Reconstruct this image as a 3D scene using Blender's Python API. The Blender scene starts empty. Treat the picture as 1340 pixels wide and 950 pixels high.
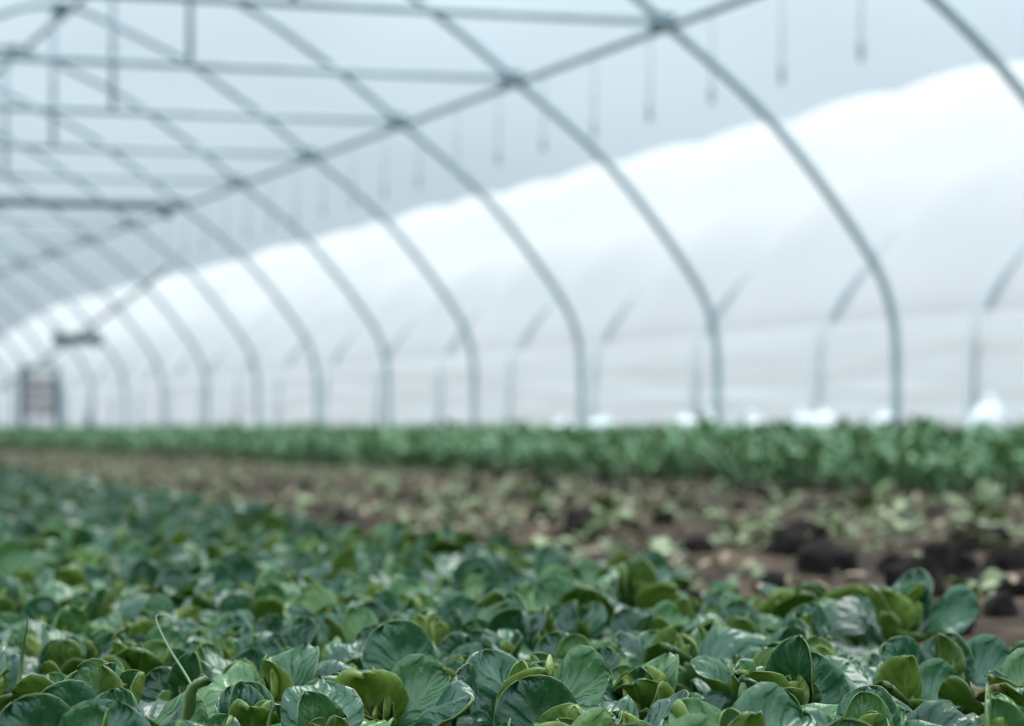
import bpy, bmesh, math, random
import numpy as np
from mathutils import Vector, Matrix, noise

R = math.radians
scene = bpy.context.scene
C = scene.collection

# ------------------------------------------------------------------ camera
H = 0.275                      # the lens sits just above the crop
TH = 0.3264                    # heading, to the right of the tunnel's long axis (+Y)
FPX = 3593.0                   # focal length in pixels of a 1340 px wide frame
cam_d = bpy.data.cameras.new('camera')
cam = bpy.data.objects.new('camera', cam_d); C.objects.link(cam)
cam_d.sensor_width = 36.0
cam_d.lens = FPX / 1340.0 * 36.0
cam_d.clip_start = 0.05; cam_d.clip_end = 600
cam.location = (0, 0, H)
cam.rotation_euler = (R(90) + math.atan2(85.0, FPX), 0, -TH)
cam_d.dof.use_dof = True
cam_d.dof.focus_distance = 2.05
cam_d.dof.aperture_fstop = 7.4
scene.camera = cam

# ------------------------------------------------------------------ world: overcast sky, brighter towards the zenith
world = bpy.data.worlds.new('overcast_sky'); scene.world = world
world.use_nodes = True
wn = world.node_tree; wn.nodes.clear()
def wnode(t, **kw):
    n = wn.nodes.new(t)
    for k, v in kw.items(): setattr(n, k, v)
    return n
tc = wnode('ShaderNodeTexCoord')
sep = wnode('ShaderNodeSeparateXYZ'); wn.links.new(tc.outputs['Generated'], sep.inputs[0])
cl = wnode('ShaderNodeClamp'); wn.links.new(sep.outputs['Z'], cl.inputs[0])
pw = wnode('ShaderNodeMath', operation='POWER'); wn.links.new(cl.outputs[0], pw.inputs[0]); pw.inputs[1].default_value = 0.7
ma = wnode('ShaderNodeMath', operation='MULTIPLY_ADD'); wn.links.new(pw.outputs[0], ma.inputs[0])
ma.inputs[1].default_value = 0.85; ma.inputs[2].default_value = 0.15
mp = wnode('ShaderNodeMapping'); mp.inputs['Scale'].default_value = (1, 1, 2.2)
wn.links.new(tc.outputs['Generated'], mp.inputs[0])
nz = wnode('ShaderNodeTexNoise'); nz.inputs['Scale'].default_value = 5.0; nz.inputs['Detail'].default_value = 2.0
wn.links.new(mp.outputs[0], nz.inputs['Vector'])
mr = wnode('ShaderNodeMapRange'); mr.inputs[1].default_value = 0.3; mr.inputs[2].default_value = 0.7
mr.inputs[3].default_value = 0.92; mr.inputs[4].default_value = 1.1
wn.links.new(nz.outputs[0], mr.inputs[0])
mm = wnode('ShaderNodeMath', operation='MULTIPLY'); wn.links.new(ma.outputs[0], mm.inputs[0]); wn.links.new(mr.outputs[0], mm.inputs[1])
bg = wnode('ShaderNodeBackground'); bg.inputs['Color'].default_value = (0.74, 0.90, 1.0, 1)
ms = wnode('ShaderNodeMath', operation='MULTIPLY'); ms.inputs[1].default_value = 2.52
wn.links.new(mm.outputs[0], ms.inputs[0]); wn.links.new(ms.outputs[0], bg.inputs['Strength'])
wo = wnode('ShaderNodeOutputWorld'); wn.links.new(bg.outputs[0], wo.inputs[0])

# the sun, veiled by the cloud: a wide soft source high ahead of the camera
sun_d = bpy.data.lights.new('veiled_sun', 'SUN'); sun_d.energy = 2.5; sun_d.angle = R(32); sun_d.color = (1.0, 0.97, 0.92)
sun = bpy.data.objects.new('veiled_sun', sun_d); C.objects.link(sun)
sun.rotation_euler = Vector((-0.42, -0.55, -1.0)).to_track_quat('-Z', 'Y').to_euler()

scene.view_settings.view_transform = 'Standard'
scene.view_settings.look = 'None'
scene.view_settings.gamma = 1.0
scene.view_settings.use_curve_mapping = False
scene.view_settings.exposure = 0.0

# ------------------------------------------------------------------ helpers
def tag(o, label=None, cat=None, group=None, kind=None):
    if label: o['label'] = label
    if cat: o['category'] = cat
    if group: o['group'] = group
    if kind: o['kind'] = kind
    return o

def link(name, data, parent=None, mat=None):
    o = bpy.data.objects.new(name, data); C.objects.link(o)
    if parent is not None: o.parent = parent
    if mat is not None and data is not None and not data.materials: data.materials.append(mat)
    return o

def empty(name, loc=(0, 0, 0), rz=0.0):
    o = bpy.data.objects.new(name, None); C.objects.link(o)
    o.empty_display_size = 0.05
    o.location = loc; o.rotation_euler = (0, 0, rz)
    return o

def mesh_np(name, V, F, mats=(), smooth=True, midx=None):
    me = bpy.data.meshes.new(name)
    me.from_pydata([tuple(v) for v in V], [], [tuple(f) for f in F])
    for m in mats: me.materials.append(m)
    if smooth: me.polygons.foreach_set('use_smooth', [True] * len(me.polygons))
    if midx is not None: me.polygons.foreach_set('material_index', midx)
    me.update()
    return me

def fast_mesh(name, V, Q, mats=(), midx=None, attrs=None):
    """quads only, numpy in"""
    me = bpy.data.meshes.new(name)
    V = np.asarray(V, np.float32); Q = np.asarray(Q, np.int32)
    me.vertices.add(len(V)); me.vertices.foreach_set('co', V.ravel())
    me.loops.add(Q.size); me.loops.foreach_set('vertex_index', Q.ravel())
    me.polygons.add(len(Q)); me.polygons.foreach_set('loop_start', np.arange(0, Q.size, 4, dtype=np.int32))
    for m in mats: me.materials.append(m)
    if midx is not None: me.polygons.foreach_set('material_index', np.asarray(midx, np.int32))
    me.polygons.foreach_set('use_smooth', np.ones(len(Q), bool))
    for nm, typ, arr in (attrs or []):
        a = me.attributes.new(nm, typ, 'POINT')
        a.data.foreach_set('vector' if typ == 'FLOAT_VECTOR' else 'value', np.asarray(arr, np.float32).ravel())
    me.update(); me.validate()
    return me

def tube(path, r, n=10, caps=True):
    """verts, faces of a tube swept along path"""
    P = [Vector(p) for p in path]; V, F = [], []
    up = Vector((0.13, 0.93, 0.21)).normalized()
    for i, p in enumerate(P):
        t = (P[min(i + 1, len(P) - 1)] - P[max(i - 1, 0)]).normalized()
        a = t.cross(up)
        if a.length < 1e-3: a = t.cross(Vector((1, 0, 0)))
        a.normalize(); b = t.cross(a).normalized()
        rr = r[i] if isinstance(r, (list, tuple)) else r
        for k in range(n):
            ang = 2 * math.pi * k / n
            V.append(p + a * (rr * math.cos(ang)) + b * (rr * math.sin(ang)))
    for i in range(len(P) - 1):
        for k in range(n):
            F.append((i * n + k, i * n + (k + 1) % n, (i + 1) * n + (k + 1) % n, (i + 1) * n + k))
    if caps:
        F.append(tuple(reversed(range(n)))); F.append(tuple(range((len(P) - 1) * n, len(P) * n)))
    return V, F

def join(parts):
    V, F = [], []
    for v, f in parts:
        o = len(V); V += list(v); F += [tuple(i + o for i in q) for q in f]
    return V, F

def box(c, s):
    x, y, z = c; a, b, d = s[0] / 2, s[1] / 2, s[2] / 2
    V = [Vector((x + i * a, y + j * b, z + k * d)) for k in (-1, 1) for j in (-1, 1) for i in (-1, 1)]
    F = [(0, 2, 3, 1), (4, 5, 7, 6), (0, 1, 5, 4), (2, 6, 7, 3), (0, 4, 6, 2), (1, 3, 7, 5)]
    return V, F

# ------------------------------------------------------------------ materials
def new_mat(name):
    m = bpy.data.materials.new(name); m.use_nodes = True
    nt = m.node_tree; nt.nodes.clear()
    out = nt.nodes.new('ShaderNodeOutputMaterial')
    return m, nt, out

def N(nt, t, **kw):
    n = nt.nodes.new(t)
    for k, v in kw.items():
        if k in n.inputs: n.inputs[k].default_value = v
        else: setattr(n, k, v)
    return n

def ramp(nt, fac, stops):
    n = nt.nodes.new('ShaderNodeValToRGB')
    el = n.color_ramp.elements
    while len(el) < len(stops): el.new(0.5)
    for e, (p, c) in zip(el, stops): e.position = p; e.color = (*c, 1)
    nt.links.new(fac, n.inputs[0])
    return n

def simple_mat(name, col, rough=0.6, metal=0.0, var=0.15, scale=8.0, bump=0.0, spec=0.5):
    m, nt, out = new_mat(name)
    tc = N(nt, 'ShaderNodeTexCoord')
    nz = N(nt, 'ShaderNodeTexNoise', Scale=scale, Detail=4.0); nt.links.new(tc.outputs['Object'], nz.inputs['Vector'])
    lo = tuple(max(0, c * (1 - var)) for c in col); hi = tuple(min(1, c * (1 + var)) for c in col)
    rp = ramp(nt, nz.outputs[0], [(0.3, lo), (0.7, hi)])
    b = N(nt, 'ShaderNodeBsdfPrincipled', Roughness=rough, Metallic=metal)
    b.inputs['Specular IOR Level'].default_value = spec
    nt.links.new(rp.outputs[0], b.inputs['Base Color'])
    if bump:
        bp = N(nt, 'ShaderNodeBump', Strength=bump, Distance=0.02); nt.links.new(nz.outputs[0], bp.inputs['Height'])
        nt.links.new(bp.outputs[0], b.inputs['Normal'])
    nt.links.new(b.outputs[0], out.inputs[0])
    return m

M = {}
M['steel'] = simple_mat('galvanised_steel', (0.33, 0.42, 0.45), 0.5, 0.1, 0.15, 6)
M['steel_dark'] = simple_mat('weathered_pipe', (0.07, 0.13, 0.15), 0.5, 0.2, 0.15, 6)
M['plastic_grey'] = simple_mat('grey_plastic', (0.45, 0.53, 0.56), 0.5, 0, 0.1, 10)
M['plastic_dark'] = simple_mat('dark_plastic', (0.05, 0.11, 0.12), 0.5, 0, 0.1, 10)
M['rib_pale'] = simple_mat('pale_rib_steel', (0.60, 0.64, 0.66), 0.6, 0.0, 0.1, 5)
M['brown_wood'] = simple_mat('grey_brown_board', (0.34, 0.31, 0.31), 0.8, 0, 0.3, 3)
M['grass'] = simple_mat('grass_blade', (0.075, 0.125, 0.030), 0.45, 0, 0.2, 30)
M['bag'] = simple_mat('white_woven_sack', (0.86, 0.88, 0.88), 0.7, 0, 0.05, 30, 0.2)
M['dry'] = simple_mat('dry_leaf', (0.33, 0.25, 0.17), 0.8, 0, 0.35, 20)
M['clod'] = simple_mat('soil_clod', (0.030, 0.022, 0.0195), 0.95, 0, 0.5, 25, 0.8, 0.15)

# film of the neighbouring tunnel: white, translucent
def film_mat(name, col, wr_scale, strength, translucency):
    m, nt, out = new_mat(name)
    tc = N(nt, 'ShaderNodeTexCoord')
    mp = N(nt, 'ShaderNodeMapping'); mp.inputs['Scale'].default_value = wr_scale
    nt.links.new(tc.outputs['Object'], mp.inputs[0])
    nz = N(nt, 'ShaderNodeTexNoise', Scale=1.0, Detail=4.0); nt.links.new(mp.outputs[0], nz.inputs['Vector'])
    bp = N(nt, 'ShaderNodeBump', Strength=strength, Distance=0.06); nt.links.new(nz.outputs[0], bp.inputs['Height'])
    rp = ramp(nt, nz.outputs[0], [(0.3, tuple(c * 0.94 for c in col)), (0.7, col)])
    d = N(nt, 'ShaderNodeBsdfPrincipled', Roughness=0.45); d.inputs['Specular IOR Level'].default_value = 0.3
    t = N(nt, 'ShaderNodeBsdfTranslucent')
    nt.links.new(rp.outputs[0], d.inputs['Base Color']); nt.links.new(rp.outputs[0], t.inputs[0])
    nt.links.new(bp.outputs[0], d.inputs['Normal']); nt.links.new(bp.outputs[0], t.inputs['Normal'])
    mx = N(nt, 'ShaderNodeMixShader'); mx.inputs[0].default_value = translucency
    nt.links.new(d.outputs[0], mx.inputs[1]); nt.links.new(t.outputs[0], mx.inputs[2])
    nt.links.new(mx.outputs[0], out.inputs[0])
    return m
M['film'] = film_mat('white_tunnel_film', (0.725, 0.69, 0.675), (0.6, 0.5, 0.6), 0.25, 0.22)
M['curtain'] = film_mat('white_side_curtain', (0.90, 0.88, 0.87), (1.5, 0.35, 9.0), 0.4, 0.18)

# soil
def soil_mat():
    m, nt, out = new_mat('garden_soil')
    tc = N(nt, 'ShaderNodeTexCoord')
    n1 = N(nt, 'ShaderNodeTexNoise', Scale=3.2, Detail=6.0, Roughness=0.65); nt.links.new(tc.outputs['Object'], n1.inputs['Vector'])
    n2 = N(nt, 'ShaderNodeTexNoise', Scale=28.0, Detail=5.0, Roughness=0.7); nt.links.new(tc.outputs['Object'], n2.inputs['Vector'])
    r1 = ramp(nt, n1.outputs[0], [(0.34, (0.018, 0.012, 0.010)), (0.48, (0.065, 0.042, 0.030)), (0.64, (0.15, 0.105, 0.068))])
    r2 = ramp(nt, n2.outputs[0], [(0.35, (0.3, 0.3, 0.3)), (0.7, (1.25, 1.2, 1.15))])
    mx = N(nt, 'ShaderNodeMix', data_type='RGBA', blend_type='MULTIPLY'); mx.inputs[0].default_value = 1.0
    nt.links.new(r1.outputs[0], mx.inputs[6]); nt.links.new(r2.outputs[0], mx.inputs[7])
    b = N(nt, 'ShaderNodeBsdfPrincipled', Roughness=0.95); b.inputs['Specular IOR Level'].default_value = 0.15
    bp = N(nt, 'ShaderNodeBump', Strength=0.9, Distance=0.02); nt.links.new(n2.outputs[0], bp.inputs['Height'])
    nt.links.new(mx.outputs[2], b.inputs['Base Color']); nt.links.new(bp.outputs[0], b.inputs['Normal'])
    nt.links.new(b.outputs[0], out.inputs[0])
    return m
M['soil'] = soil_mat()

# leaves: mesh attributes "st" (across, along) and "tone" (young 1 .. old 0) carry the leaf's own pattern
def leaf_mat(name, stops, vein_col, rough, spec, trans_col, trans, bump=0.5, vein_mix=0.5, coat=0.0):
    m, nt, out = new_mat(name)
    at = N(nt, 'ShaderNodeAttribute', attribute_name='st')
    an = N(nt, 'ShaderNodeAttribute', attribute_name='tone')
    oi = N(nt, 'ShaderNodeObjectInfo')
    tc = N(nt, 'ShaderNodeTexCoord')
    sx = N(nt, 'ShaderNodeSeparateXYZ'); nt.links.new(at.outputs['Vector'], sx.inputs[0])
    ab = N(nt, 'ShaderNodeMath', operation='ABSOLUTE'); nt.links.new(sx.outputs[0], ab.inputs[0])
    # tone + random per leaf
    rr = N(nt, 'ShaderNodeMath', operation='MULTIPLY_ADD'); rr.inputs[1].default_value = 0.56; rr.inputs[2].default_value = -0.26
    nt.links.new(oi.outputs['Random'], rr.inputs[0])
    ad = N(nt, 'ShaderNodeMath', operation='ADD'); nt.links.new(rr.outputs[0], ad.inputs[0]); nt.links.new(an.outputs['Fac'], ad.inputs[1])
    nz = N(nt, 'ShaderNodeTexNoise', Scale=55.0, Detail=3.0); nt.links.new(tc.outputs['Object'], nz.inputs['Vector'])
    n3 = N(nt, 'ShaderNodeMath', operation='MULTIPLY_ADD'); n3.inputs[1].default_value = 0.3; n3.inputs[2].default_value = -0.15
    nt.links.new(nz.outputs[0], n3.inputs[0])
    a2 = N(nt, 'ShaderNodeMath', operation='ADD'); nt.links.new(ad.outputs[0], a2.inputs[0]); nt.links.new(n3.outputs[0], a2.inputs[1])
    rp = ramp(nt, a2.outputs[0], stops)
    # midrib and side veins
    mid = N(nt, 'ShaderNodeMapRange'); mid.inputs[1].default_value = 0.015; mid.inputs[2].default_value = 0.07
    mid.inputs[3].default_value = 1.0; mid.inputs[4].default_value = 0.0; nt.links.new(ab.outputs[0], mid.inputs[0])
    ph = N(nt, 'ShaderNodeMath', operation='MULTIPLY_ADD'); ph.inputs[1].default_value = -0.34
    nt.links.new(ab.outputs[0], ph.inputs[0]); nt.links.new(sx.outputs[1], ph.inputs[2])
    wv = N(nt, 'ShaderNodeMath', operation='MULTIPLY_ADD'); wv.inputs[1].default_value = 36.0
    nt.links.new(ph.outputs[0], wv.inputs[0])
    nw = N(nt, 'ShaderNodeMath', operation='MULTIPLY'); nw.inputs[1].default_value = 7.0; nt.links.new(nz.outputs[0], nw.inputs[0])
    nt.links.new(nw.outputs[0], wv.inputs[2])
    si = N(nt, 'ShaderNodeMath', operation='SINE'); nt.links.new(wv.outputs[0], si.inputs[0])
    mxv = mid
    vm = N(nt, 'ShaderNodeMath', operation='MULTIPLY'); vm.inputs[1].default_value = vein_mix; nt.links.new(mxv.outputs[0], vm.inputs[0])
    # pale thin margin
    mg = N(nt, 'ShaderNodeMapRange'); mg.inputs[1].default_value = 0.9; mg.inputs[2].default_value = 1.0
    mg.inputs[3].default_value = 0.0; mg.inputs[4].default_value = 0.6; nt.links.new(ab.outputs[0], mg.inputs[0])
    mv = N(nt, 'ShaderNodeMath', operation='MAXIMUM'); nt.links.new(vm.outputs[0], mv.inputs[0]); nt.links.new(mg.outputs[0], mv.inputs[1])
    mx = N(nt, 'ShaderNodeMix', data_type='RGBA'); nt.links.new(mv.outputs[0], mx.inputs[0])
    nt.links.new(rp.outputs[0], mx.inputs[6]); mx.inputs[7].default_value = (*vein_col, 1)
    # relief: blisters between sunken veins
    bl = N(nt, 'ShaderNodeMath', operation='MULTIPLY_ADD'); bl.inputs[1].default_value = -0.75
    pk = N(nt, 'ShaderNodeMapRange'); pk.interpolation_type = 'SMOOTHSTEP'; pk.inputs[1].default_value = -0.6; pk.inputs[2].default_value = 1.0
    nt.links.new(si.outputs[0], pk.inputs[0])
    mw = N(nt, 'ShaderNodeMapRange'); mw.interpolation_type = 'SMOOTHSTEP'; mw.inputs[1].default_value = 0.0; mw.inputs[2].default_value = 0.22
    mw.inputs[3].default_value = 1.0; mw.inputs[4].default_value = 0.0; nt.links.new(ab.outputs[0], mw.inputs[0])
    pm = N(nt, 'ShaderNodeMath', operation='MAXIMUM'); nt.links.new(pk.outputs[0], pm.inputs[0]); nt.links.new(mw.outputs[0], pm.inputs[1])
    nt.links.new(pm.outputs[0], bl.inputs[0]); nt.links.new(nz.outputs[0], bl.inputs[2])
    bp = N(nt, 'ShaderNodeBump', Strength=bump, Distance=0.004); nt.links.new(bl.outputs[0], bp.inputs['Height'])
    b = N(nt, 'ShaderNodeBsdfPrincipled', Roughness=rough); b.inputs['Specular IOR Level'].default_value = spec
    nt.links.new(mx.outputs[2], b.inputs['Base Color']); nt.links.new(bp.outputs[0], b.inputs['Normal'])
    t = N(nt, 'ShaderNodeBsdfTranslucent'); t.inputs[0].default_value = (*trans_col, 1)
    ms = N(nt, 'ShaderNodeMixShader'); ms.inputs[0].default_value = trans
    nt.links.new(b.outputs[0], ms.inputs[1]); nt.links.new(t.outputs[0], ms.inputs[2])
    nt.links.new(ms.outputs[0], out.inputs[0])
    return m
M['leaf_up'] = leaf_mat('lettuce_leaf_upper', [(0.0, (0.011, 0.058, 0.030)), (0.35, (0.026, 0.110, 0.055)), (0.7, (0.095, 0.215, 0.070)), (1.0, (0.28, 0.40, 0.10))],
                        (0.10, 0.17, 0.08), 0.31, 0.6, (0.20, 0.40, 0.05), 0.22, 0.5, 0.35)
M['leaf_dn'] = leaf_mat('lettuce_leaf_underside', [(0.0, (0.036, 0.070, 0.011)), (0.4, (0.085, 0.145, 0.020)), (0.75, (0.16, 0.23, 0.035)), (1.0, (0.30, 0.38, 0.10))],
                        (0.25, 0.33, 0.14), 0.5, 0.35, (0.25, 0.42, 0.06), 0.25, 0.3, 0.4)
M['leaf_brown'] = leaf_mat('withered_leaf', [(0.0, (0.07, 0.10, 0.02)), (0.45, (0.15, 0.13, 0.04)), (0.75, (0.22, 0.11, 0.06)), (1.0, (0.30, 0.15, 0.10))],
                           (0.26, 0.12, 0.07), 0.5, 0.4, (0.3, 0.3, 0.1), 0.15, 0.4, 0.3)
M['far_up'] = leaf_mat('bed_leaf_upper', [(0.0, (0.028, 0.105, 0.052)), (0.5, (0.068, 0.200, 0.095)), (1.0, (0.16, 0.32, 0.13))],
                       (0.1, 0.2, 0.1), 0.45, 0.45, (0.2, 0.4, 0.1), 0.2, 0.2, 0.2)
M['far_dn'] = leaf_mat('bed_leaf_underside', [(0.0, (0.06, 0.14, 0.05)), (0.5, (0.12, 0.22, 0.075)), (1.0, (0.20, 0.32, 0.12))],
                       (0.2, 0.3, 0.14), 0.5, 0.35, (0.25, 0.42, 0.1), 0.25, 0.2, 0.2)
M['weed_up'] = leaf_mat('weed_leaf_upper', [(0.0, (0.060, 0.100, 0.028)), (0.5, (0.135, 0.185, 0.065)), (1.0, (0.33, 0.38, 0.20))],
                        (0.3, 0.36, 0.2), 0.5, 0.4, (0.3, 0.45, 0.15), 0.15, 0.3, 0.3)
M['weed_dn'] = leaf_mat('weed_leaf_underside', [(0.0, (0.075, 0.115, 0.030)), (0.5, (0.15, 0.20, 0.065)), (1.0, (0.31, 0.36, 0.17))],
                        (0.3, 0.36, 0.2), 0.6, 0.3, (0.3, 0.45, 0.15), 0.15, 0.3, 0.3)

# ------------------------------------------------------------------ the ground
random.seed(11)
def smooth(a, b, x):
    t = min(1, max(0, (x - a) / (b - a))); return t * t * (3 - 2 * t)

def ground_z(x, y):
    base = 0.10 * smooth(5.0, 5.7, x) + 0.05 * smooth(7.0, 8.8, x)
    strip = smooth(1.25, 1.75, x) * (1 - smooth(4.9, 5.2, x))
    p = Vector((x, y, 0.0))
    n = noise.noise(p * 2.1) * 0.022 + noise.noise(p * 7.3) * 0.014 + noise.noise(p * 19.0) * 0.007
    return base + n * (0.35 + 0.65 * strip) - 0.005

def grid_ground():
    xs = np.concatenate([np.linspace(-150, -3, 12), np.linspace(-2.5, 1.2, 20), np.arange(1.25, 5.2, 0.045), np.linspace(5.25, 9.5, 32), np.linspace(11, 200, 16)])
    ys = np.concatenate([np.linspace(-60, 0, 9), np.arange(0.6, 13.0, 0.045), np.arange(13.1, 46, 0.25), np.linspace(48, 320, 16)])
    V = []
    for y in ys:
        for x in xs:
            z = ground_z(x, y) if (-1 < x < 10 and 0 < y < 50) else 0.15 * smooth(5, 8.8, x) - 0.005
            V.append((x, y, z))
    nx = len(xs); i = np.arange(len(ys) - 1)[:, None] * nx + np.arange(nx - 1)[None, :]
    Q = np.stack([i, i + 1, i + 1 + nx, i + nx], -1).reshape(-1, 4)
    return fast_mesh('ground', V, Q, [M['soil']])
g = link('ground', grid_ground())
tag(g, 'dark brown crumbly soil of the tunnel between the two beds', kind='structure', cat='ground')

V, F = [], []
for x, z in ((7.05, .09), (7.25, .125), (7.9, .15), (8.5, .16), (9.05, .165)):
    for i in range(41): V.append((x, 4 + 76 * i / 40, z + 0.012))
for j in range(4):
    for i in range(40): a = j * 41 + i; F.append((a, a + 41, a + 42, a + 1))
bounce_strip = link('path', mesh_np('path', V, F, [simple_mat('pale_bounce_ground', (0.46, 0.43, 0.40), 0.9, 0, 0.3, 12, 0.6)]))  # added pale ground hidden behind the crop, bounces light onto the side curtain
tag(bounce_strip, 'pale strip added between bare hoops and film tunnel to bounce light onto its curtain', 'path', kind='structure')

# ------------------------------------------------------------------ the hoop tunnel
XR = 3.40                                  # ridge line
HALF = 3.41
SP = 2.5; Y0 = 11.05
PROF = [(0.0, 3.25), (0.23, 3.22), (0.53, 3.10), (1.03, 2.87), (1.45, 2.60), (1.74, 2.40), (2.06, 2.15), (2.45, 1.85),
        (2.73, 1.59), (2.98, 1.30), (3.21, 1.00), (3.33, 0.80), (3.385, 0.62), (3.405, 0.45), (3.41, 0.07), (3.41, -0.45)]
def prof_fine(steps=4):
    P = [Vector((-PROF[1][0], 0, PROF[1][1]))] + [Vector((a, 0, b)) for a, b in PROF]
    P.append(P[-1] * 2 - P[-2]); out = []
    for i in range(1, len(P) - 2):
        p0, p1, p2, p3 = P[i - 1:i + 3]
        for k in range(steps):
            t = k / steps
            out.append(0.5 * ((2 * p1) + (p2 - p0) * t + (2 * p0 - 5 * p1 + 4 * p2 - p3) * t * t + (3 * p1 - p0 - 3 * p2 + p3) * t ** 3))
    out.append(P[-2])
    return out
HP = prof_fine()                            # half profile: x offset from the ridge, z above the lens
def arch_path(zlow=-0.1):
    r = [(p.x, p.z + H) for p in HP]
    r = [q for q in r if q[1] > zlow] + [(r[-1][0], zlow)]
    left = [(-x, z) for x, z in reversed(r[1:])]
    return left + r
ARCH = arch_path(0.0)
arch_me = mesh_np('arch', *tube([(x, 0, z) for x, z in ARCH], 0.026, 10), [M['steel']])
PX, PZ = 2.03, 2.155 + H                    # purlin: offset from ridge, height
def mk(name, path, r, mat, n=8): return mesh_np(name, *tube(path, r, n), [mat])
tie_me = mk('tie_bar', [(-PX, -0.045, PZ), (0, -0.045, PZ), (PX, -0.045, PZ)], 0.022, M['steel'])
tie_dark_me = mk('tie_bar_heavy', [(-PX, -0.05, PZ - .02), (0, -0.05, PZ - .02), (PX - .18, -0.05, PZ - .02), (PX - .13, -0.05, PZ - .05), (PX - .12, -0.05, PZ - .14)], 0.045, M['steel_dark'])
king_me = mk('king_post', [(0, -0.045, PZ), (0, -0.045, 2.9 + 0.0), (0, -0.02, 3.25 + H - .02)], 0.019, M['steel'])
clamp_me = mesh_np('clamp', *box((0, 0, 0), (0.11, 0.10, 0.09)), [M['steel_dark']], smooth=False)
hoop_labels = {0: 'bare steel hoop cutting across the top right corner, closest of the arched hoops',
               1: 'second closest arched steel hoop, its foot standing in front of the rightmost full bay',
               2: 'third closest arched steel hoop, running from top centre to the wall foot',
               3: 'fourth closest arched steel hoop along the bed', 4: 'fifth closest arched steel hoop, its crown showing in the top left corner',
               5: 'sixth closest arched steel hoop along the bed', 6: 'arched steel hoop carrying the thick dark tie bar, seventh closest',
               7: 'eighth closest arched steel hoop, where the long diagonal brace starts'}
for k in range(0, 17):
    hp = empty('tunnel_hoop', (XR, Y0 + SP * k, 0))
    if k in hoop_labels: lab = hoop_labels[k]
    elif k == 13: lab = 'distant arched steel hoop standing by the dark door frame at the far end'
    else: lab = 'distant blurred arched steel hoop, number %s from the front of the tunnel' % {8: 'nine', 9: 'ten', 10: 'eleven', 11: 'twelve', 12: 'thirteen', 14: 'fifteen', 15: 'sixteen', 16: 'seventeen'}[k]
    tag(hp, lab, 'hoop', 'steel hoops of the bare tunnel frame')
    link('arch', arch_me, hp)
    if k == 6:
        o = link('tie_bar', tie_dark_me, hp); o['label'] = 'thick dark tie bar'
    elif k != 0: link('tie_bar', tie_me, hp)
    if k > 0: link('king_post', king_me, hp)
    for sx in (-1, 1):
        c = link('clamp', clamp_me, hp); c.location = (sx * PX, 0, PZ)
    if k > 0:
        c = link('clamp', clamp_me, hp); c.location = (0.06, 0, 3.25 + H - 0.03)

YA, YB = Y0 - 0.3 - SP, Y0 + SP * 16 + 0.2
def run(name, x, z, r, label, ya=YA, yb=YB):
    V, F = tube([(x, ya + (yb - ya) * i / 20, z) for i in range(21)], r, 8)
    return tag(link(name, mesh_np(name, V, F, [M['steel']])), label, 'pipe')
run('purlin_pipe', XR + PX, PZ - 0.03, 0.023, 'long steel purlin pipe running through the hoops above the wall side')
run('purlin_pipe', XR - PX, PZ - 0.03, 0.023, 'long steel purlin pipe on the other slope, past the top left corner')
run('ridge_pipe', XR + 0.10, 3.25 + H - 0.06, 0.023, 'long steel ridge pipe joining the crowns of the hoops, top left corner')

# diagonal wind brace lying under the roof slope of the far bays
def on_roof(z):                              # offset from the ridge at a height above the lens
    for a, b in zip(HP[:-1], HP[1:]):
        if a.z >= z >= b.z: return a.x + (b.x - a.x) * (a.z - z) / max(1e-6, a.z - b.z)
    return HALF
pts = []
for i in range(13):
    t = i / 12; z = 1.72 + (0.62 - 1.72) * t
    pts.append((XR + on_roof(z) - 0.06, Y0 + SP * 7.2 + (SP * 7.6) * t, z + H))
tag(link('wind_brace', mesh_np('wind_brace', *tube(pts, 0.028, 8), [M['steel']])),
    'diagonal steel brace slanting down the far hoops to the end frame', 'brace')

# sprinkler droppers hanging from the purlin
drop_me = mk('hose', [(0, 0, 0), (0.004, 0, -0.15), (0, 0, -0.36)], 0.0045, M['plastic_grey'], 6)
head_v = tube([(0, 0, -0.34), (0, 0, -0.36), (0, 0, -0.42), (0, 0, -0.45), (0, 0, -0.46)], [0.006, 0.014, 0.017, 0.012, 0.004], 10)
head_me = mesh_np('sprinkler_head', *head_v, [M['plastic_grey']])
ydrop = 11.15
ORD = 'first second third fourth fifth sixth seventh eighth ninth tenth eleventh twelfth thirteenth fourteenth fifteenth sixteenth seventeenth eighteenth nineteenth twentieth'.split() \
    + ['twenty-' + w for w in 'first second third fourth fifth sixth seventh eighth ninth'.split()] + ['thirtieth'] \
    + ['thirty-' + w for w in 'first second third fourth fifth sixth seventh eighth ninth'.split()] + ['fortieth']
for k in range(36):
    o = empty('sprinkler_dropper', (XR + PX, ydrop + 0.86 * k, PZ - 0.05))
    tag(o, ('thin sprinkler dropper hanging from the purlin, %s from the right picture edge' % ORD[k]) if k < 14 else 'faint distant sprinkler dropper hanging from the purlin towards the left', 'sprinkler', 'sprinkler droppers hanging in a line from the purlin')
    link('hose', drop_me, o); link('sprinkler_head', head_me, o)

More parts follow.
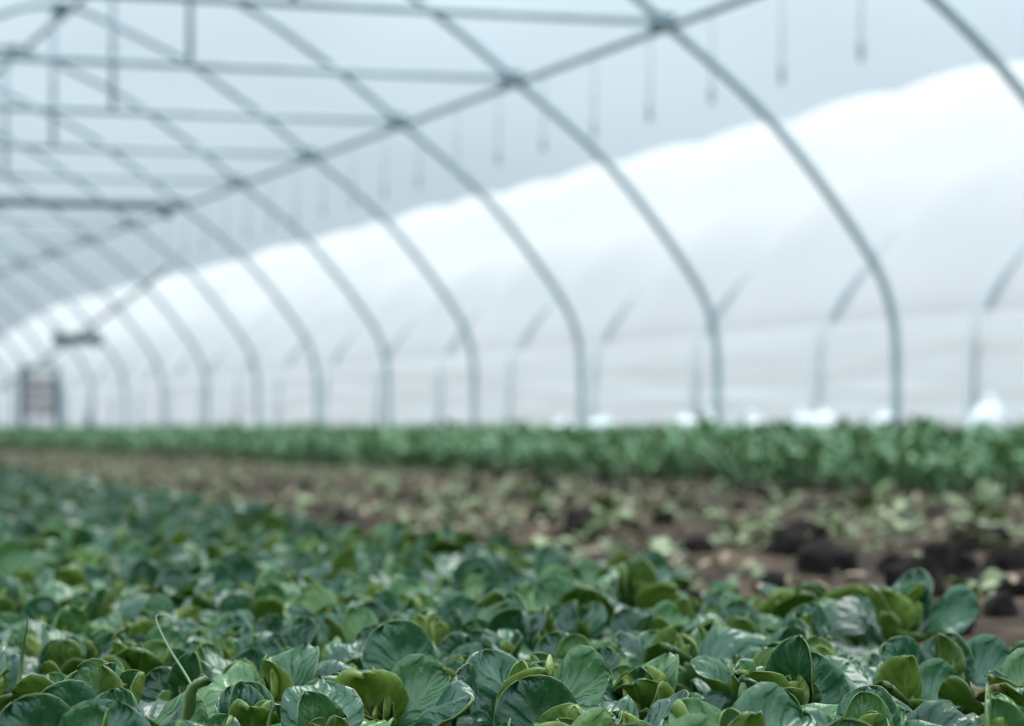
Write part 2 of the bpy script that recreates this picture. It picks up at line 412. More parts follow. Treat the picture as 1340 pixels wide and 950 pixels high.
# ------------------------------------------------------------------ neighbouring film tunnel
AX = 9.19 + HALF; AYK = 16.97 - SP * 4; GZ = 0.15
nt_ = empty('film_tunnel', (AX, 0, 0))
tag(nt_, 'long white film-covered tunnel greenhouse standing alongside, with scalloped roof line', 'greenhouse')
prof = arch_path(0.0)
film_prof = [(x, z) for x, z in prof if z > 0.98]
ya, yb = AYK, AYK + SP * 27
ys = np.arange(ya, yb + 1e-6, SP / 14)
random.seed(5)
nrm = []
for i, (x, z) in enumerate(film_prof):
    a = film_prof[max(0, i - 1)]; b = film_prof[min(len(film_prof) - 1, i + 1)]
    t = Vector((b[0] - a[0], 0, b[1] - a[1])).normalized(); nrm.append((-t.z, t.x) if False else (-(b[1] - a[1]), (b[0] - a[0])))
V = []
for y in ys:
    ph = (y - AYK) / SP
    sag = abs(math.sin(math.pi * ph))      # 0 at the hoops, 1 between them
    for (x, z), (nx, nz_) in zip(film_prof, nrm):
        l = math.hypot(nx, nz_); nx /= l; nz_ /= l
        hi = smooth(0.9, 2.6, z)
        o = 0.045 + sag ** 0.8 * (0.02 + 0.10 * hi)
        o += 0.035 * noise.noise(Vector((x * 0.8, y * 0.5, z * 0.8))) * (0.3 + hi)
        V.append((x + nx * o, y, z + nz_ * o))
nx = len(film_prof); i = np.arange(len(ys) - 1)[:, None] * nx + np.arange(nx - 1)[None, :]
Q = np.stack([i, i + 1, i + 1 + nx, i + nx], -1).reshape(-1, 4)
link('roof_film', fast_mesh('roof_film', V, Q, [M['film']]), nt_)
# side curtain: baggy horizontal wrinkles
for sgn in (-1, 1):
    zs = np.linspace(0.14, 1.08, 26); V = []
    for y in ys:
        for z in zs:
            w = 0.03 * noise.noise(Vector((y * 0.22, z * 6.5, 3.1))) + 0.02 * noise.noise(Vector((y * 0.9, z * 11.0, 7.7)))
            off = 0.05 + (w + 0.02) * max(0.0, math.sin(math.pi * (z - 0.14) / 0.94)) ** 0.6
            V.append((sgn * (HALF + off), y, z))
    n2 = len(zs); i = np.arange(len(ys) - 1)[:, None] * n2 + np.arange(n2 - 1)[None, :]
    link('side_curtain', fast_mesh('side_curtain', V, np.stack([i, i + 1, i + 1 + n2, i + n2], -1).reshape(-1, 4), [M['curtain']]), nt_)
    V, F = box((sgn * (HALF + 0.10), (ya + yb) / 2, 0.2), (0.05, yb - ya, 0.14))
    link('base_board', mesh_np('base_board', V, F, [simple_mat('pale_base_board', (0.5, 0.45, 0.4), 0.8, 0, 0.2, 2)], smooth=False), nt_)
rib_me = mesh_np('tunnel_rib', *tube([(x, 0, z) for x, z in ARCH], 0.036, 10), [M['rib_pale']])
post_path = {}
for sgn in (-1, 1):
    pp = [(sgn * (x + (0.105 if z < 1.15 else 0.105 - 0.12 * smooth(1.15, 2.5, z))), 0, z) for x, z in ARCH if x > 0 and z < 2.5]
    post_path[sgn] = mesh_np('bent_post', *tube(pp, 0.036, 8), [M['rib_pale']])
for k in range(28):
    o = link('hoop', rib_me, nt_); o.location = (0, AYK + SP * k, 0)
    for sgn in (-1, 1):
        o = link('bent_post', post_path[sgn], nt_); o.location = (0, AYK + SP * k, 0)

# ------------------------------------------------------------------ sacks along the foot of the film tunnel
def sack(name, loc, w, h, seed, label):
    bm = bmesh.new(); bmesh.ops.create_icosphere(bm, subdivisions=3, radius=1.0)
    for v in bm.verts:
        c = v.co.copy(); n = noise.noise(c * 1.6 + Vector((seed * 3.1, 0, 0))) * 0.18 + noise.noise(c * 4 + Vector((0, seed, 0))) * 0.06
        z = max(-0.75, c.z)
        k = 1 + n + 0.18 * (1 - c.z) * 0.5
        v.co = Vector((c.x * w / 2 * k, c.y * w / 2 * 0.8 * k, (z + 0.75) / 1.75 * h * (1 + n * 0.5)))
    # tied neck
    me = bpy.data.meshes.new(name); bm.to_mesh(me); bm.free(); me.materials.append(M['bag'])
    me.polygons.foreach_set('use_smooth', [True] * len(me.polygons))
    e = empty(name, loc, seed * 0.7); link('body', me, e)
    V, F = tube([(0, 0, h * 0.9), (0.01, 0, h * 1.02), (0.02, 0.01, h * 1.12)], [w * .16, w * .08, w * .13], 8)
    link('neck', mesh_np('neck', V, F, [M['bag']]), e)
    return tag(e, label, 'sack', 'white sacks along the tunnel foot')
BX = 8.78
def sack_at(px, w, h, seed, label):
    q = (px - 670) / FPX; c, s = math.cos(TH), math.sin(TH)
    return sack('white_sack', (BX, BX * (c - q * s) / (q * c + s), GZ - 0.01), w, h, seed, label)
sack_at(1295, 0.30, 0.31, 1, 'largest white sack at the foot of a film tunnel rib, furthest right')
sack_at(1159, 0.24, 0.24, 2, 'small white sack behind the foot of the second closest hoop')
sack_at(1076, 0.29, 0.26, 3, 'fatter of the two white sacks leaning together at the film tunnel foot')
sack_at(1050, 0.26, 0.25, 4, 'slimmer of the two white sacks leaning together at the film tunnel foot')
sack_at(985, 0.29, 0.22, 5, 'low white sack lying alone between two hoop feet')
sack_at(926, 0.31, 0.25, 6, 'white sack touching the foot of the third closest hoop')
sack_at(895, 0.31, 0.23, 7, 'white sack just beside the one at the third hoop foot')
sack_at(788, 0.31, 0.23, 8, 'small distant white sack beside the fourth hoop foot')
sack_at(738, 0.36, 0.20, 9, 'most distant low white sack along the film tunnel foot')

# ------------------------------------------------------------------ far end of the bare tunnel
e = empty('end_frame', (6.86, Y0 + SP * 13 - 0.9, 0))
tag(e, 'dark grey-brown door frame with boards at the far end of the tunnel', 'frame')
for x in (-0.42, 0.12, 0.62):
    V, F = box((x, 0, 0.6 if x < 0.5 else 0.25), (0.09, 0.08, 1.2 if x < 0.5 else 0.55)); link('post', mesh_np('post', V, F, [M['steel_dark']], smooth=False), e)
for i, z in enumerate((0.52, 0.68, 0.84, 1.0)):
    V, F = box((-0.15, 0.0, z), (0.46, 0.03, 0.14)); link('board', mesh_np('board', V, F, [M['brown_wood']], smooth=False), e)
V, F = box((-0.15, 0.0, 1.2), (0.6, 0.06, 0.06)); link('head_rail', mesh_np('head_rail', V, F, [M['steel_dark']], smooth=False), e)

e = empty('hanging_box', (6.22, 36.4, 1.45))
tag(e, 'dark horizontal box slung under the roof slope near the far end', 'box')
V, F = join([box((0, 0, 0), (0.56, 0.3, 0.13))]); link('body', mesh_np('body', V, F, [M['plastic_dark']], smooth=False), e)
for x in (-0.28, 0.28):
    V, F = box((x, 0, 0), (0.03, 0.34, 0.17)); link('end_plate', mesh_np('end_plate', V, F, [M['plastic_dark']], smooth=False), e)
    V, F = tube([(x * .8, 0, 0.06), (x * .8, 0, 0.20)], 0.012, 6); link('hanger', mesh_np('hanger', V, F, [M['steel_dark']]), e)

# ------------------------------------------------------------------ leaves
def leaf_grid(rng, L, W, phi0, phi1, cup, ruffle, twist, nt=9, ns=7, petiole=0.14, tip=0.42, fold=0.0, bend=0.9):
    """upper surface points (ns x nt), normals; leaf rises from the origin and leans towards +X"""
    us = np.linspace(0, 1, nt); ts = 1 - (1 - us) ** 1.9 if nt > 6 else 1 - (1 - us) ** 1.5
    ts[-1] = 1.0
    px, pz, mids = 0.0, 0.0, []
    prev = 0.0
    fine = 60; pos = [(0.0, 0.0)]
    for k in range(fine):
        t = (k + 0.5) / fine; ph = phi0 + (phi1 - phi0) * t ** bend
        px += math.cos(ph) * L / fine; pz += math.sin(ph) * L / fine; pos.append((px, pz))
    pos = np.array(pos)
    P = np.zeros((nt, ns, 3)); ST = np.zeros((nt, ns, 3))
    r1, r2 = rng.uniform(0, 6.28), rng.uniform(0, 6.28); fr = rng.uniform(1.4, 2.6)
    sd = Vector((rng.uniform(0, 50), rng.uniform(0, 50), 0))
    pet = 0.055 + 0.02 * rng.random()
    for i, t in enumerate(ts):
        x, z = pos[int(t * fine)] + (pos[min(fine, int(t * fine) + 1)] - pos[int(t * fine)]) * (t * fine - int(t * fine))
        ph = phi0 + (phi1 - phi0) * t ** bend
        nx, nz = -math.sin(ph), math.cos(ph)
        b = max(0.0, (t - petiole) / (1 - petiole)); m = 1 - tip
        if b < m:
            q = b / m; w = pet + (1 - pet) * (q * q * (3 - 2 * q)) ** 0.8
        else: w = math.sqrt(max(0.0, 1 - ((b - m) / tip) ** 2.2))
        w = max(w, 0.02) * W / 2
        tw = twist * t
        for j in range(ns):
            s = -1 + 2 * j / (ns - 1)
            y = s * w
            bl = b if b > 0 else 0
            up = cup * (abs(s) ** 1.7) * w * (0.35 + 0.65 * bl) + fold * abs(s) * w
            up += ruffle * W * (abs(s) ** 2) * math.sin(fr * 6.28 * t + (r1 if s > 0 else r2)) * bl
            up += W * (0.13 * noise.noise(Vector((s * 1.7, t * 3.2, 0)) + sd) + 0.07 * noise.noise(Vector((s * 3.6, t * 7.0, 5)) + sd)) * min(1, bl * 2)
            yy = y * (1 - 0.28 * min(1.2, abs(cup + fold)) * abs(s) ** 2)
            y2 = yy * math.cos(tw) - up * math.sin(tw); u2 = yy * math.sin(tw) + up * math.cos(tw)
            P[i, j] = (x + nx * u2, y2, z + nz * u2); ST[i, j] = (s, t, 0)
    return P, ST

def leaf_arrays(P, ST, thick=0.0006):
    nt, ns = P.shape[:2]
    dt = np.gradient(P, axis=0); ds = np.gradient(P, axis=1)
    nrm = np.cross(dt, ds); l = np.linalg.norm(nrm, axis=2, keepdims=True); nrm = nrm / np.maximum(l, 1e-9)
    up = P; dn = P - nrm * thick
    V = np.concatenate([up.reshape(-1, 3), dn.reshape(-1, 3)]); S = np.concatenate([ST.reshape(-1, 3)] * 2)
    i = (np.arange(nt - 1)[:, None] * ns + np.arange(ns - 1)[None, :])
    qa = np.stack([i, i + ns, i + ns + 1, i + 1], -1).reshape(-1, 4)
    n = nt * ns
    qb = qa[:, [0, 3, 2, 1]] + n
    rim = []
    loop = [(r * ns, (r + 1) * ns) for r in range(nt - 1)] + [((nt - 1) * ns + c, (nt - 1) * ns + c + 1) for c in range(ns - 1)] \
        + [((r + 1) * ns + ns - 1, r * ns + ns - 1) for r in range(nt - 1)]
    for a, b in loop: rim.append((a, a + n, b + n, b))
    Q = np.concatenate([qa, qb, np.array(rim)]); mi = np.concatenate([np.zeros(len(qa)), np.ones(len(qb) + len(rim))]).astype(np.int32)
    return V, Q, mi, S

# check that the first quads face up: cross(dt, ds) for a leaf going +X with s along +Y points up
def leaf_mesh(name, P, ST, tone, mats):
    V, Q, mi, S = leaf_arrays(P, ST)
    return fast_mesh(name, V, Q, mats, mi, [('st', 'FLOAT_VECTOR', S), ('tone', 'FLOAT', np.full(len(V), tone))])

rng = random.Random(4)
def spec(ring, rng):
    u = rng.uniform
    if ring == 'outer':  return dict(L=u(.080, .098), W=u(.054, .068), phi0=R(u(42, 70)), phi1=R(u(-70, 15)), cup=u(-.4, .4), ruffle=u(.03, .08), twist=R(u(-30, 30)), petiole=.22, tip=.5, bend=.85), u(.10, .42)
    if ring == 'middle': return dict(L=u(.076, .094), W=u(.052, .066), phi0=R(u(66, 88)), phi1=R(u(-65, 45)), cup=u(-.3, .55), ruffle=u(.03, .08), twist=R(u(-38, 38)), petiole=.22, tip=.5, bend=.95), u(.12, .52)
    if ring == 'upright': return dict(L=u(.066, .084), W=u(.044, .058), phi0=R(u(78, 95)), phi1=R(u(30, 100)), cup=u(.2, .8), ruffle=u(.02, .06), twist=R(u(-25, 25)), petiole=.2, tip=.5), u(.25, .65)
    return dict(L=u(.036, .054), W=u(.020, .032), phi0=R(u(72, 88)), phi1=R(u(50, 115)), cup=u(.5, 1.1), ruffle=u(.0, .05), twist=R(u(-15, 15)), fold=u(0, .5)), u(.6, .98)
VAR = {}; LOW = {}
for ring, n in (('outer', 10), ('middle', 10), ('upright', 8), ('inner', 6)):
    VAR[ring] = []; LOW[ring] = []
    for k in range(n):
        d, tone = spec(ring, rng)
        r0 = rng.random()
        P, ST = leaf_grid(random.Random(r0), **d, nt=12, ns=9)
        VAR[ring].append(leaf_mesh('lettuce_leaf', P, ST, tone, [M['leaf_up'], M['leaf_dn']]))
        P, ST = leaf_grid(random.Random(r0), **d, nt=5, ns=5)
        V, Q, mi, S = leaf_arrays(P, ST); LOW[ring].append((V, Q, mi, S, tone))

def leaf_layout(rng, n_out=5, n_mid=4, n_up=2, n_in=3):
    """list of (ring, variant, azimuth, tilt, scale)"""
    out = []; a0 = rng.uniform(0, 6.28)
    for ring, n in (('outer', n_out), ('middle', n_mid), ('upright', n_up), ('inner', n_in)):
        a0 += 0.7
        for k in range(n):
            out.append((ring, rng.randrange(len(VAR[ring])), a0 + 6.283 * k / max(1, n) + rng.uniform(-.35, .35), rng.uniform(-.18, .18), rng.uniform(.85, 1.15)))
    return out

def LEAN(r):                                    # the crop leans towards the open, brighter side of the tunnel
    az = -TH + r.gauss(0, 0.35)
    return Matrix.Rotation(R(r.uniform(8, 27)), 3, Vector((math.cos(az), math.sin(az), 0)))

def lettuce(loc, rz, scale, rng, label, group, layout=None, cat='lettuce plant'):
    p = empty('lettuce_plant', loc, rz); p.scale = (scale,) * 3
    p.rotation_euler = (LEAN(rng) @ Matrix.Rotation(rz, 3, 'Z')).to_euler()
    tag(p, label, cat, group)
    for ring, v, az, tilt, sc in (layout or leaf_layout(rng)):
        o = bpy.data.objects.new('leaf', VAR[ring][v]); C.objects.link(o); o.parent = p
        r = {'outer': .006, 'middle': .004, 'upright': .003, 'inner': .001}[ring]
        o.location = (r * math.cos(az), r * math.sin(az), {'outer': 0, 'middle': .006, 'upright': .010, 'inner': .022}[ring])
        o.rotation_euler = (0, tilt, az); o.scale = (sc,) * 3
    return p

# field of plants in the near bed
def view(x, y):                                # depth along the view, image column
    c, s = math.cos(TH), math.sin(TH); d = x * s + y * c
    return d, 670 + FPX * (x * c - y * s) / d
heroes = [  # x, y, turn, scale, label
    (0.400, 2.17, 0.4, 1.08, 'dark crinkled lettuce rosette standing in the bottom left corner between two grass stems'),
    (1.115, 2.00, 1.9, 1.0, 'lettuce in the bottom right corner with a brown-edged leaf'),
    (1.265, 2.27, 2.6, 1.0, 'lettuce cut by the right picture edge, next to the soil gap'),
    (1.385, 2.76, 0.2, 1.22, 'upright cup-shaped lettuce at the bed edge, closest to the bare dark clods'),
    (1.415, 3.05, 1.0, 1.2, 'tall dark lettuce at the bed edge, just behind the cup-shaped one'),
    (0.925, 2.02, 2.2, 1.15, 'largest glossy lettuce at the bottom, broad rounded leaves in sharp focus'),
    (1.150, 2.20, 0.9, 1.05, 'lettuce with a shiny folded leaf, beside the dark gap at lower right'),
    (1.290, 3.30, 0.0, 1.2, 'curled round lettuce at the bed edge, in front of the pale weed'),
    (0.610, 2.11, 2.9, 1.1, 'lettuce with a fan of yellow-green upright leaves at the lower centre'),
    (0.780, 2.22, 1.2, 1.12, 'lettuce with a broad crinkled dark leaf at the lower centre'),
    (0.675, 1.87, 0.6, 1.08, 'lettuce showing one pale rounded leaf at the bottom picture edge'),
]
rng = random.Random(21)
for x, y, rz, sc, lab in heroes:
    n = (4, 4, 5, 3) if 'cup' in lab else (4, 4, 5, 6) if 'fan' in lab else (6, 6, 2, 4)
    pl = lettuce((x, y, ground_z(x, y) + 0.002), rz, sc, rng, lab, 'lettuces of the near bed', leaf_layout(rng, *n))
    if 'brown-edged' in lab:                   # one withering leaf that faces the lens
        P, ST = leaf_grid(random.Random(3), L=.088, W=.05, phi0=R(72), phi1=R(20), cup=.9, ruffle=.05, twist=.3, nt=12, ns=9, petiole=.2, tip=.5)
        o = link('leaf', leaf_mesh('withered_leaf', P, ST, .5, [M['leaf_brown'], M['leaf_brown']]), pl)
        o.location = (0, 0, .01); o.rotation_euler = (0, 0, R(200) - rz); o['label'] = 'brown-edged leaf'

field = []
sp = 0.117; row = 0; y = 1.2
while y < 17:
    x = -0.15 + (row % 2) * sp / 2
    while x < 2.4:
        gx = x + rng.uniform(-.022, .022); gy = y + rng.uniform(-.022, .022)
        edge = (1.24 if gy < 2.66 else 1.44 if gy < 3.2 else 1.52) + 0.08 * noise.noise(Vector((0.3, gy * 2.2, 1.7))) + (0.0 if gy < 5 else 0.062 * (gy - 5))
        if gx < edge:
            d, u = view(gx, gy)
            if d > 1.42 and -130 - 60 / d < u < 1340 + 300 / d and all((gx - h[0]) ** 2 + (gy - h[1]) ** 2 > .0090 for h in heroes):
                if not ((gx - 1.22) ** 2 / .0050 + (gy - 2.06) ** 2 / .022 < 1):      # bare gap
                    field.append((d, u, gx, gy, edge))
        x += sp
    y += sp * 0.88; row += 1
inview = sorted(f for f in field if -20 < f[1] < 1360 and f[0] > 1.62)
named = set(f[2:4] for f in inview[:300 - len(heroes)])
low_list = []
edge_rank = {f[2:4]: i for i, f in enumerate(sorted(f for f in inview[:300 - len(heroes)] if f[2] > f[4] - 0.14))}
front_rank = {f[2:4]: i for i, f in enumerate(sorted((f for f in inview[:300 - len(heroes)] if f[0] < 1.85 and f[2] <= f[4] - 0.14), key=lambda f: f[1]))}
cnt = {'a': 0}
for d, u, gx, gy, edge in sorted(field):
    r = random.Random(int(gx * 9973 + gy * 7919 * 13))
    sc = r.choice((r.uniform(.70, .92), r.uniform(.92, 1.2))); rz = r.uniform(0, 6.28); z = ground_z(gx, gy) + 0.002
    if (gx, gy) in named or d <= 1.62:
        if d <= 1.62 and not (0 < u < 1340): continue
        if d <= 1.62: lab, grp = 'lettuce below the bottom picture edge', 'lettuces at the bottom edge'
        if gx > edge - 0.14: lab, grp = 'lettuce of the outermost row along the bare soil strip, %s from the right end' % ORD[edge_rank[(gx, gy)]] if edge_rank.get((gx, gy), 99) < 40 else 'blurred lettuce in the distant end of the outermost row by the soil strip', 'lettuces in the outermost row by the soil strip'
        elif (gx, gy) in front_rank and front_rank[(gx, gy)] < 40: lab, grp = 'sharp glossy lettuce cut by the bottom picture edge, %s from the left' % ORD[front_rank[(gx, gy)]], 'sharp lettuces at the bottom of the picture'
        elif d < 2.05: lab, grp = 'sharp glossy lettuce right behind those cut by the bottom edge', 'sharp lettuces just above the bottom edge'
        elif d < 2.75: lab, grp = 'lettuce just behind the sharp front ones, leaves slightly soft', 'slightly soft lettuces behind the front ones'
        elif d < 3.4: lab, grp = 'blurred lettuce in the middle of the near bed', 'blurred lettuces in mid bed'
        else: lab, grp = 'strongly blurred lettuce towards the back of the near bed', 'strongly blurred lettuces at the back of the near bed'
        if 'from the' not in lab and 'outermost' not in lab:      # say which part of the bed
            third = ('left', 'left-centre', 'right-centre', 'right')[min(3, max(0, int(u // 335)))]
            lab += ', %s quarter' % third; grp += ', %s quarter' % third
        n = (5, 5, 2, 4) if d < 2.8 else (5, 5, 1, 2)
        lettuce((gx, gy, z), rz, sc, r, lab, grp, leaf_layout(r, *n))
    else:
        low_list.append((gx, gy, z, rz, sc, r))

def merge_leaves(name, items, mats):
    """items: (leaf arrays, 4x4) -> one mesh"""
    Vs, Qs, Ms, Ss, Ts = [], [], [], [], []; off = 0
    for (V, Q, mi, S, tone), Mx, dt in items:
        m = np.array(Mx); Vs.append(V @ m[:3, :3].T + m[:3, 3]); Qs.append(Q + off); Ms.append(mi); Ss.append(S)
        Ts.append(np.full(len(V), tone + dt)); off += len(V)
    return fast_mesh(name, np.concatenate(Vs), np.concatenate(Qs), mats, np.concatenate(Ms),
                     [('st', 'FLOAT_VECTOR', np.concatenate(Ss)), ('tone', 'FLOAT', np.concatenate(Ts))])
items = []
for gx, gy, z, rz, sc, r in low_list:
    base = Matrix.Translation((gx, gy, z)) @ LEAN(r).to_4x4() @ Matrix.Rotation(rz, 4, 'Z') @ Matrix.Scale(sc, 4)
    for ring, v, az, tilt, s2 in leaf_layout(r, 5, 5, 1, 1):
        mx = base @ Matrix.Translation((0, 0, .005)) @ Matrix.Rotation(az, 4, 'Z') @ Matrix.Rotation(tilt, 4, 'Y') @ Matrix.Scale(s2, 4)
        items.append((LOW[ring][v], mx, r.uniform(-.18, .18)))
o = link('lettuce_foliage', merge_leaves('lettuce_foliage', items, [M['leaf_up'], M['leaf_dn']]))
tag(o, 'mass of blurred lettuce leaves filling the near bed towards the left', 'lettuce', kind='stuff')

# ------------------------------------------------------------------ far bed along the hoop feet
rng = random.Random(77); items = []; FARV = []
for k in range(14):
    u = rng.uniform
    P, ST = leaf_grid(rng, L=u(.07, .125), W=u(.030, .048), phi0=R(u(60, 88)), phi1=R(u(-30, 60)), cup=u(-.2, .5), ruffle=u(.0, .06), twist=R(u(-20, 20)), nt=4, ns=3)
    V, Q, mi, S = leaf_arrays(P, ST, .0012); FARV.append((V, Q, mi, S, u(.1, .8)))
y = 8.2
while y < 47:
    step = 0.13 if y < 22 else 0.19
    x = 4.98
    while x < 6.62:
        gx = x + rng.uniform(-.05, .05); gy = y + rng.uniform(-.05, .05)
        if gx > 5.0 + 0.07 * noise.noise(Vector((gy * 1.5, 3, 0))):
            d, uu = view(gx, gy)
            if -60 < uu < 1460:
                sc = rng.uniform(.85, 1.15) * (1.0 if y < 22 else 1.12) * (1.15 - 0.006 * max(0, gy - 12))
                nl = 14 if y < 22 else 11
                for j in range(nl):
                    az = 6.283 * j / nl + rng.uniform(-.5, .5)
                    mx = Matrix.Translation((gx + rng.uniform(-.02, .02), gy + rng.uniform(-.02, .02), ground_z(gx, gy) + rng.uniform(0, .10) * sc)) @ Matrix.Rotation(az, 4, 'Z') \
                        @ Matrix.Rotation(rng.uniform(-.3, .3), 4, 'Y') @ Matrix.Scale(sc * rng.uniform(.75, 1.1), 4)
                    items.append((rng.choice(FARV), mx, rng.uniform(-.15, .2)))
        x += step
    y += step
o = link('crop_foliage', merge_leaves('crop_foliage', items, [M['far_up'], M['far_dn']]))
tag(o, 'dense blurred band of green crop growing in the bed along the hoop feet', 'crop', kind='stuff')

# ------------------------------------------------------------------ soil strip: clods, weeds, litter
rng = random.Random(9)
CL = []
for k in range(8):
    bm = bmesh.new(); bmesh.ops.create_icosphere(bm, subdivisions=2, radius=1.0)
    for v in bm.verts:
        c = v.co.copy(); sd = Vector((k * 7.3, 1.1, 0))
        n = 1 + 0.42 * noise.noise(c * 1.3 + sd) + 0.28 * noise.noise(c * 3.1 + sd)
        v.co = Vector((c.x * n, c.y * n * 0.9, c.z * n * 0.85 + 0.3))
    me = bpy.data.meshes.new('soil_clod'); bm.to_mesh(me); bm.free(); me.materials.append(M['clod'])
    CL.append(me)
def where(x, y, lab, grp):
    third = ('left', 'left-centre', 'right-centre', 'right')[min(3, max(0, int(view(x, y)[1] // 335)))]
    return lab + ', %s quarter' % third, grp + ', %s quarter' % third
def clod(x, y, r, lab, grp):
    if lab.startswith('small'): lab, grp = where(x, y, lab, grp)
    o = link('soil_clod', rng.choice(CL)); o.location = (x, y, ground_z(x, y) - 0.1 * r); o.scale = (r * rng.uniform(.8, 1.1), r, r * rng.uniform(.8, 1.15))
    o.rotation_euler = (0, 0, rng.uniform(0, 6.28)); return tag(o, lab, 'clod', grp)
big = [(2.40, 4.56, .075, 'large dark soil clod behind the cup-shaped lettuce'), (2.66, 4.80, .085, 'large dark soil clod cut off near the right picture edge'),
       (2.25, 4.77, .075, 'large dark soil clod beyond the tall dark lettuce'), (2.42, 6.62, .085, 'dark soil clod beside the pale weed in mid strip'),
       (1.79, 3.42, .055, 'dark soil clod right at the gap in the near bed'), (2.75, 5.98, .08, 'dark lumpy soil clod behind two others in the middle of the strip'),
       (3.04, 5.64, .08, 'dark soil clod under the broad-leaved weed near the right edge'), (2.46, 5.41, .065, 'dark soil clod in line with the tall dark lettuce'),
       (2.05, 4.02, .07, 'dark soil clod just outside the lettuce row at right'), (2.30, 4.25, .06, 'middling dark soil clod between the two large ones at right')]
for x, y, r, lab in big: clod(x, y, r * .8, lab, 'large dark clods on the soil strip')
n = 0
while n < 150:
    x = rng.uniform(1.65, 5.0); y = rng.uniform(3.2, 14); d, u = view(x, y)
    if not (-10 < u < 1350): continue
    if x < 1.7 + 0.062 * max(0, y - 5): continue
    far = x > 3.4
    clod(x, y, rng.uniform(.012, .042) * (1.15 if far else 1), 'small dark soil clod on the far half of the soil strip' if far else 'small dark soil clod on the near half of the soil strip',
         'small clods far half' if far else 'small clods near half'); n += 1

WV = []
for k in range(8):
    u = rng.uniform
    P, ST = leaf_grid(rng, L=u(.05, .085), W=u(.026, .045), phi0=R(u(25, 75)), phi1=R(u(-35, 30)), cup=u(-.2, .5), ruffle=u(.02, .1), twist=R(u(-30, 30)), nt=6, ns=5)
    WV.append(leaf_mesh('weed_leaf', P, ST, rng.uniform(.2, .95), [M['weed_up'], M['weed_dn']]))
def weed(x, y, sc, nl, lab, grp):
    if grp.startswith('small'): lab, grp = where(x, y, lab, grp)
    p = empty('weed_plant', (x, y, ground_z(x, y) + .002), rng.uniform(0, 6.28)); p.scale = (sc,) * 3; tag(p, lab, 'weed', grp)
    for j in range(nl):
        o = bpy.data.objects.new('leaf', rng.choice(WV)); C.objects.link(o); o.parent = p
        o.rotation_euler = (0, rng.uniform(-.3, .2), 6.283 * j / nl + rng.uniform(-.3, .3)); o.scale = (rng.uniform(.75, 1.2),) * 3
        o.location = (0, 0, rng.uniform(0, .02))
    return p
for x, y, sc, lab in [(2.60, 6.86, 1.5, 'pale bushy weed in the middle of the soil strip'), (3.54, 6.56, 1.7, 'broad-leaved pale weed near the right picture edge'),
                      (3.57, 7.33, 1.8, 'tall pale weed standing against the crop band at right'), (2.30, 7.33, 1.4, 'bluish green weed left of the pale bushy one'),
                      (2.85, 6.46, 1.2, 'low pale weed to the right of the bushy one'), (2.50, 5.79, 1.1, 'flat yellowish weed in front of the dark clods'),
                      (3.46, 6.93, 1.3, 'small green weed at the foot of the tall pale one'), (1.81, 5.20, 1.0, 'weed right against the outermost lettuces'),
                      (2.95, 5.35, 1.3, 'ragged weed between clods by the right picture edge')]:
    weed(x, y, sc, 8, lab, 'weeds on the soil strip')
n = 0
while n < 85:
    x = rng.uniform(1.7, 5.0); y = rng.uniform(3.6, 20); d, u = view(x, y)
    if not (-10 < u < 1350) or x < 1.7 + 0.062 * max(0, y - 5): continue
    if y > 10 and rng.random() < .3: continue
    far = x > 3.4
    weed(x, y, rng.uniform(.55, 1.15) * (1.2 if far else 1), rng.choice((5, 6, 7)), 'small pale weed on the far half of the soil strip' if far else 'small pale weed on the near half of the soil strip',
         'small weeds far half' if far else 'small weeds near half'); n += 1
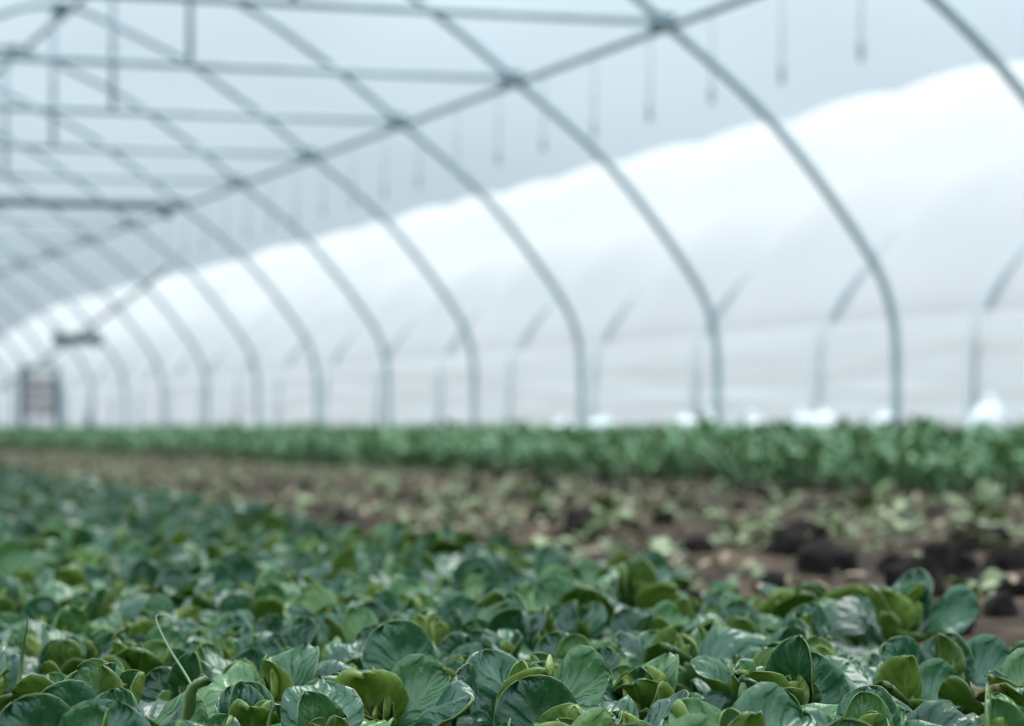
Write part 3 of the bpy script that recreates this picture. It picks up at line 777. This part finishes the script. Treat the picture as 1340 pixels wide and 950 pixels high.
# tiny seedlings and litter, too many to count
items = []; lit = []
tiny = []
for k in range(6):
    P, ST = leaf_grid(rng, L=rng.uniform(.03, .05), W=rng.uniform(.014, .022), phi0=R(rng.uniform(10, 70)), phi1=R(rng.uniform(-30, 30)), cup=.3, ruffle=.03, twist=.2, nt=4, ns=3)
    V, Q, mi, S = leaf_arrays(P, ST); tiny.append((V, Q, mi, S, rng.uniform(.1, .8)))
for k in range(15000):
    x = rng.uniform(1.5, 5.1); y = rng.uniform(2.6, 30); d, u = view(x, y)
    if not (-40 < u < 1380) or x < 1.45 + 0.062 * max(0, y - 5): continue
    if noise.noise(Vector((x * 1.3, y * 1.3, 4.0))) < -0.12 + 0.25 * (x < 2.6) * (y < 6): continue
    mx = Matrix.Translation((x, y, ground_z(x, y) + .002)) @ Matrix.Rotation(rng.uniform(0, 6.28), 4, 'Z') @ Matrix.Scale(rng.uniform(.6, 1.4), 4)
    (lit if rng.random() < .2 else items).append((rng.choice(tiny), mx, rng.uniform(-.2, .2)))
o = link('seedling_undergrowth', merge_leaves('seedling_undergrowth', items, [M['weed_up'], M['weed_dn']]))
tag(o, 'scattered tiny pale green seedlings over the soil strip', 'undergrowth', kind='stuff')
o = link('leaf_litter', merge_leaves('leaf_litter', lit, [M['dry'], M['dry']]))
tag(o, 'scattered dry tan leaf litter over the soil strip', 'litter', kind='stuff')

# ------------------------------------------------------------------ grass stems in the near bed
def blade(path, w, label):
    P = [Vector(p) for p in path]; fine = []
    Q = [P[0] * 2 - P[1]] + P + [P[-1] * 2 - P[-2]]
    for i in range(1, len(Q) - 2):
        for k in range(6):
            t = k / 6; p0, p1, p2, p3 = Q[i - 1:i + 3]
            fine.append(0.5 * ((2 * p1) + (p2 - p0) * t + (2 * p0 - 5 * p1 + 4 * p2 - p3) * t * t + (3 * p1 - p0 - 3 * p2 + p3) * t ** 3))
    fine.append(P[-1]); n = len(fine)
    V, F = tube(fine, [w * (1 - 0.9 * (i / (n - 1)) ** 1.5) for i in range(n)], 6)
    return tag(link('grass_blade', mesh_np('grass_blade', V, F, [M['grass']])), label, 'grass blade')
blade([(.325, 2.17, .0), (.329, 2.20, .05), (.334, 2.21, .09), (.338, 2.20, .125)], .0028, 'straight upright grass blade at the left picture edge')
blade([(.470, 2.10, .0), (.466, 2.16, .06), (.462, 2.26, .095), (.473, 2.36, .112), (.50, 2.40, .105)], .0014, 'bent yellowish grass stem beside the bottom left rosette')
blade([(.497, 2.05, .0), (.500, 2.06, .045), (.504, 2.06, .062)], .0028, 'short grass tip at the bottom picture edge')
blade([(.845, 2.62, .0), (.848, 2.62, .07), (.85, 2.62, .118)], .0022, 'thin grass blade poking up in the centre of the bed')
